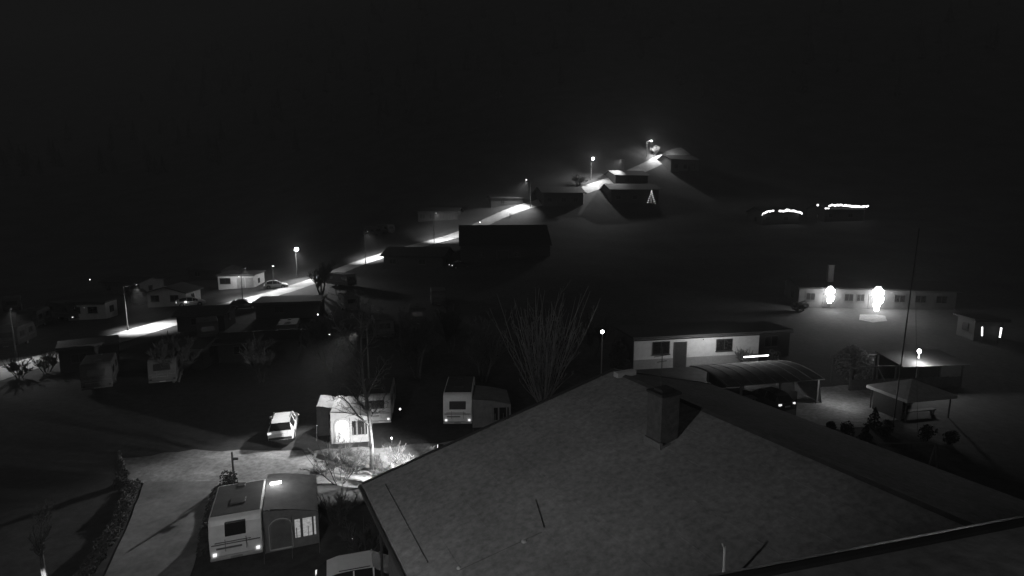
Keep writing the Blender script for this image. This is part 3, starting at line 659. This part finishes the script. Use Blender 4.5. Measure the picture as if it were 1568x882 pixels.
hedge('hedge',[(335,752),(320,800),(312,850)],.25,.5,3000,'leaf')
P=G(997,314); rnd=random.Random(2); R=root('christmas_tree',P); g=Geo()
for _ in range(1500):
    t=rnd.random()**.6; z=.4+4*(1-t); a=rnd.uniform(0,6.28); r=1.3*t*rnd.uniform(.4,1); c=Vector((r*math.cos(a),r*math.sin(a),z)); d=Vector((math.cos(a),math.sin(a),-.4)).normalized(); s=d.cross(Vector((0,0,1)))*.05
    g.add([c-d*.2+s,c-d*.2-s,c+d*.2],[(0,1,2)])
g.cyl((0,0,-.2),(0,0,4.2),.1,.03); mk('needles',g,M['leaf_d'],R,fix=False); g=Geo()
for i in range(46):
    t=i/45; z=.5+4*t; r=1.3*(1-t); a=t*40; g.sph((r*math.cos(a),r*math.sin(a),z),.06,6,4)
mk('fairy_lights',g,M['led'],R)
# distant trees: one mesh
g=Geo(); rnd=random.Random(5); N=260
X=[];Y=[]
while len(X)<N:
    X.append(rnd.uniform(-300,330));Y.append(rnd.uniform(270,560))
Zt=H(X,Y)
for x,y,z in zip(X,Y,Zt):
    h=rnd.uniform(9,16); z=float(z)
    g.cyl((x,y,z-1),(x,y,z+h*.4),.35,.2,5,False)
    for k in range(6):
        t=k/6; zb=z+h*(.12+.8*t); rr=h*.2*(1-t)*rnd.uniform(.8,1.2); n=8; ph=rnd.random()*6
        v=[(x,y,min(z+h,zb+h*.2))]
        for i in range(n):
            for f_,dz in ((1,-.06),(.55,.0)):
                a=ph+2*math.pi*(i+(0 if f_==1 else .5))/n; v.append((x+rr*f_*math.cos(a),y+rr*f_*math.sin(a),zb+dz*h*.5))
        g.add(v,[(0,1+i,1+(i+1)%(2*n)) for i in range(2*n)])
mk('distant_forest',g,M['leaf_d'],None,fix=False)
# ------------------------------------------------------------ added haze box: scatter makes lamp halos, its own emission lifts black level
mm=bpy.data.materials.new('glow_haze'); mm.use_nodes=True; nt=mm.node_tree; nt.nodes.clear()
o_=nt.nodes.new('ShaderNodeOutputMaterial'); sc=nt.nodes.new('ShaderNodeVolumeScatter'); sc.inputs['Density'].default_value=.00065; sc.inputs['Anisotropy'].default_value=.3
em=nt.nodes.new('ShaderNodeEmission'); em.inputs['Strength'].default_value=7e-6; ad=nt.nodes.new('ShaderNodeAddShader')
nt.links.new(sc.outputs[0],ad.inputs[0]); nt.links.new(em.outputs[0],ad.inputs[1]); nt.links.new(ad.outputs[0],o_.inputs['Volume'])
mk('glow_haze',Geo().box(-700,-80,-60,700,640,420),mm)
# ------------------------------------------------------------ world, moon, camera
w=bpy.data.worlds.new('World'); scn.world=w; w.use_nodes=True; bg=w.node_tree.nodes['Background']
bg.inputs['Color'].default_value=(1,1,1,1); bg.inputs['Strength'].default_value=.003
s=bpy.data.lights.new('moon','SUN'); s.energy=.04; s.angle=math.radians(3); o=bpy.data.objects.new('moon',s); scn.collection.objects.link(o)
o.rotation_euler=Vector((.2,.85,-.6)).to_track_quat('-Z','Y').to_euler()
cam=bpy.data.cameras.new('camera'); co=bpy.data.objects.new('camera',cam); scn.collection.objects.link(co); scn.camera=co
cam.sensor_width=36; cam.lens=855/1568*36; cam.clip_end=4000; cam.clip_start=.1
co.location=(0,0,CH); co.rotation_euler=(math.pi/2-TH,0,0)
scn.view_settings.view_transform='Standard'; scn.view_settings.look='None'; scn.view_settings.exposure=0
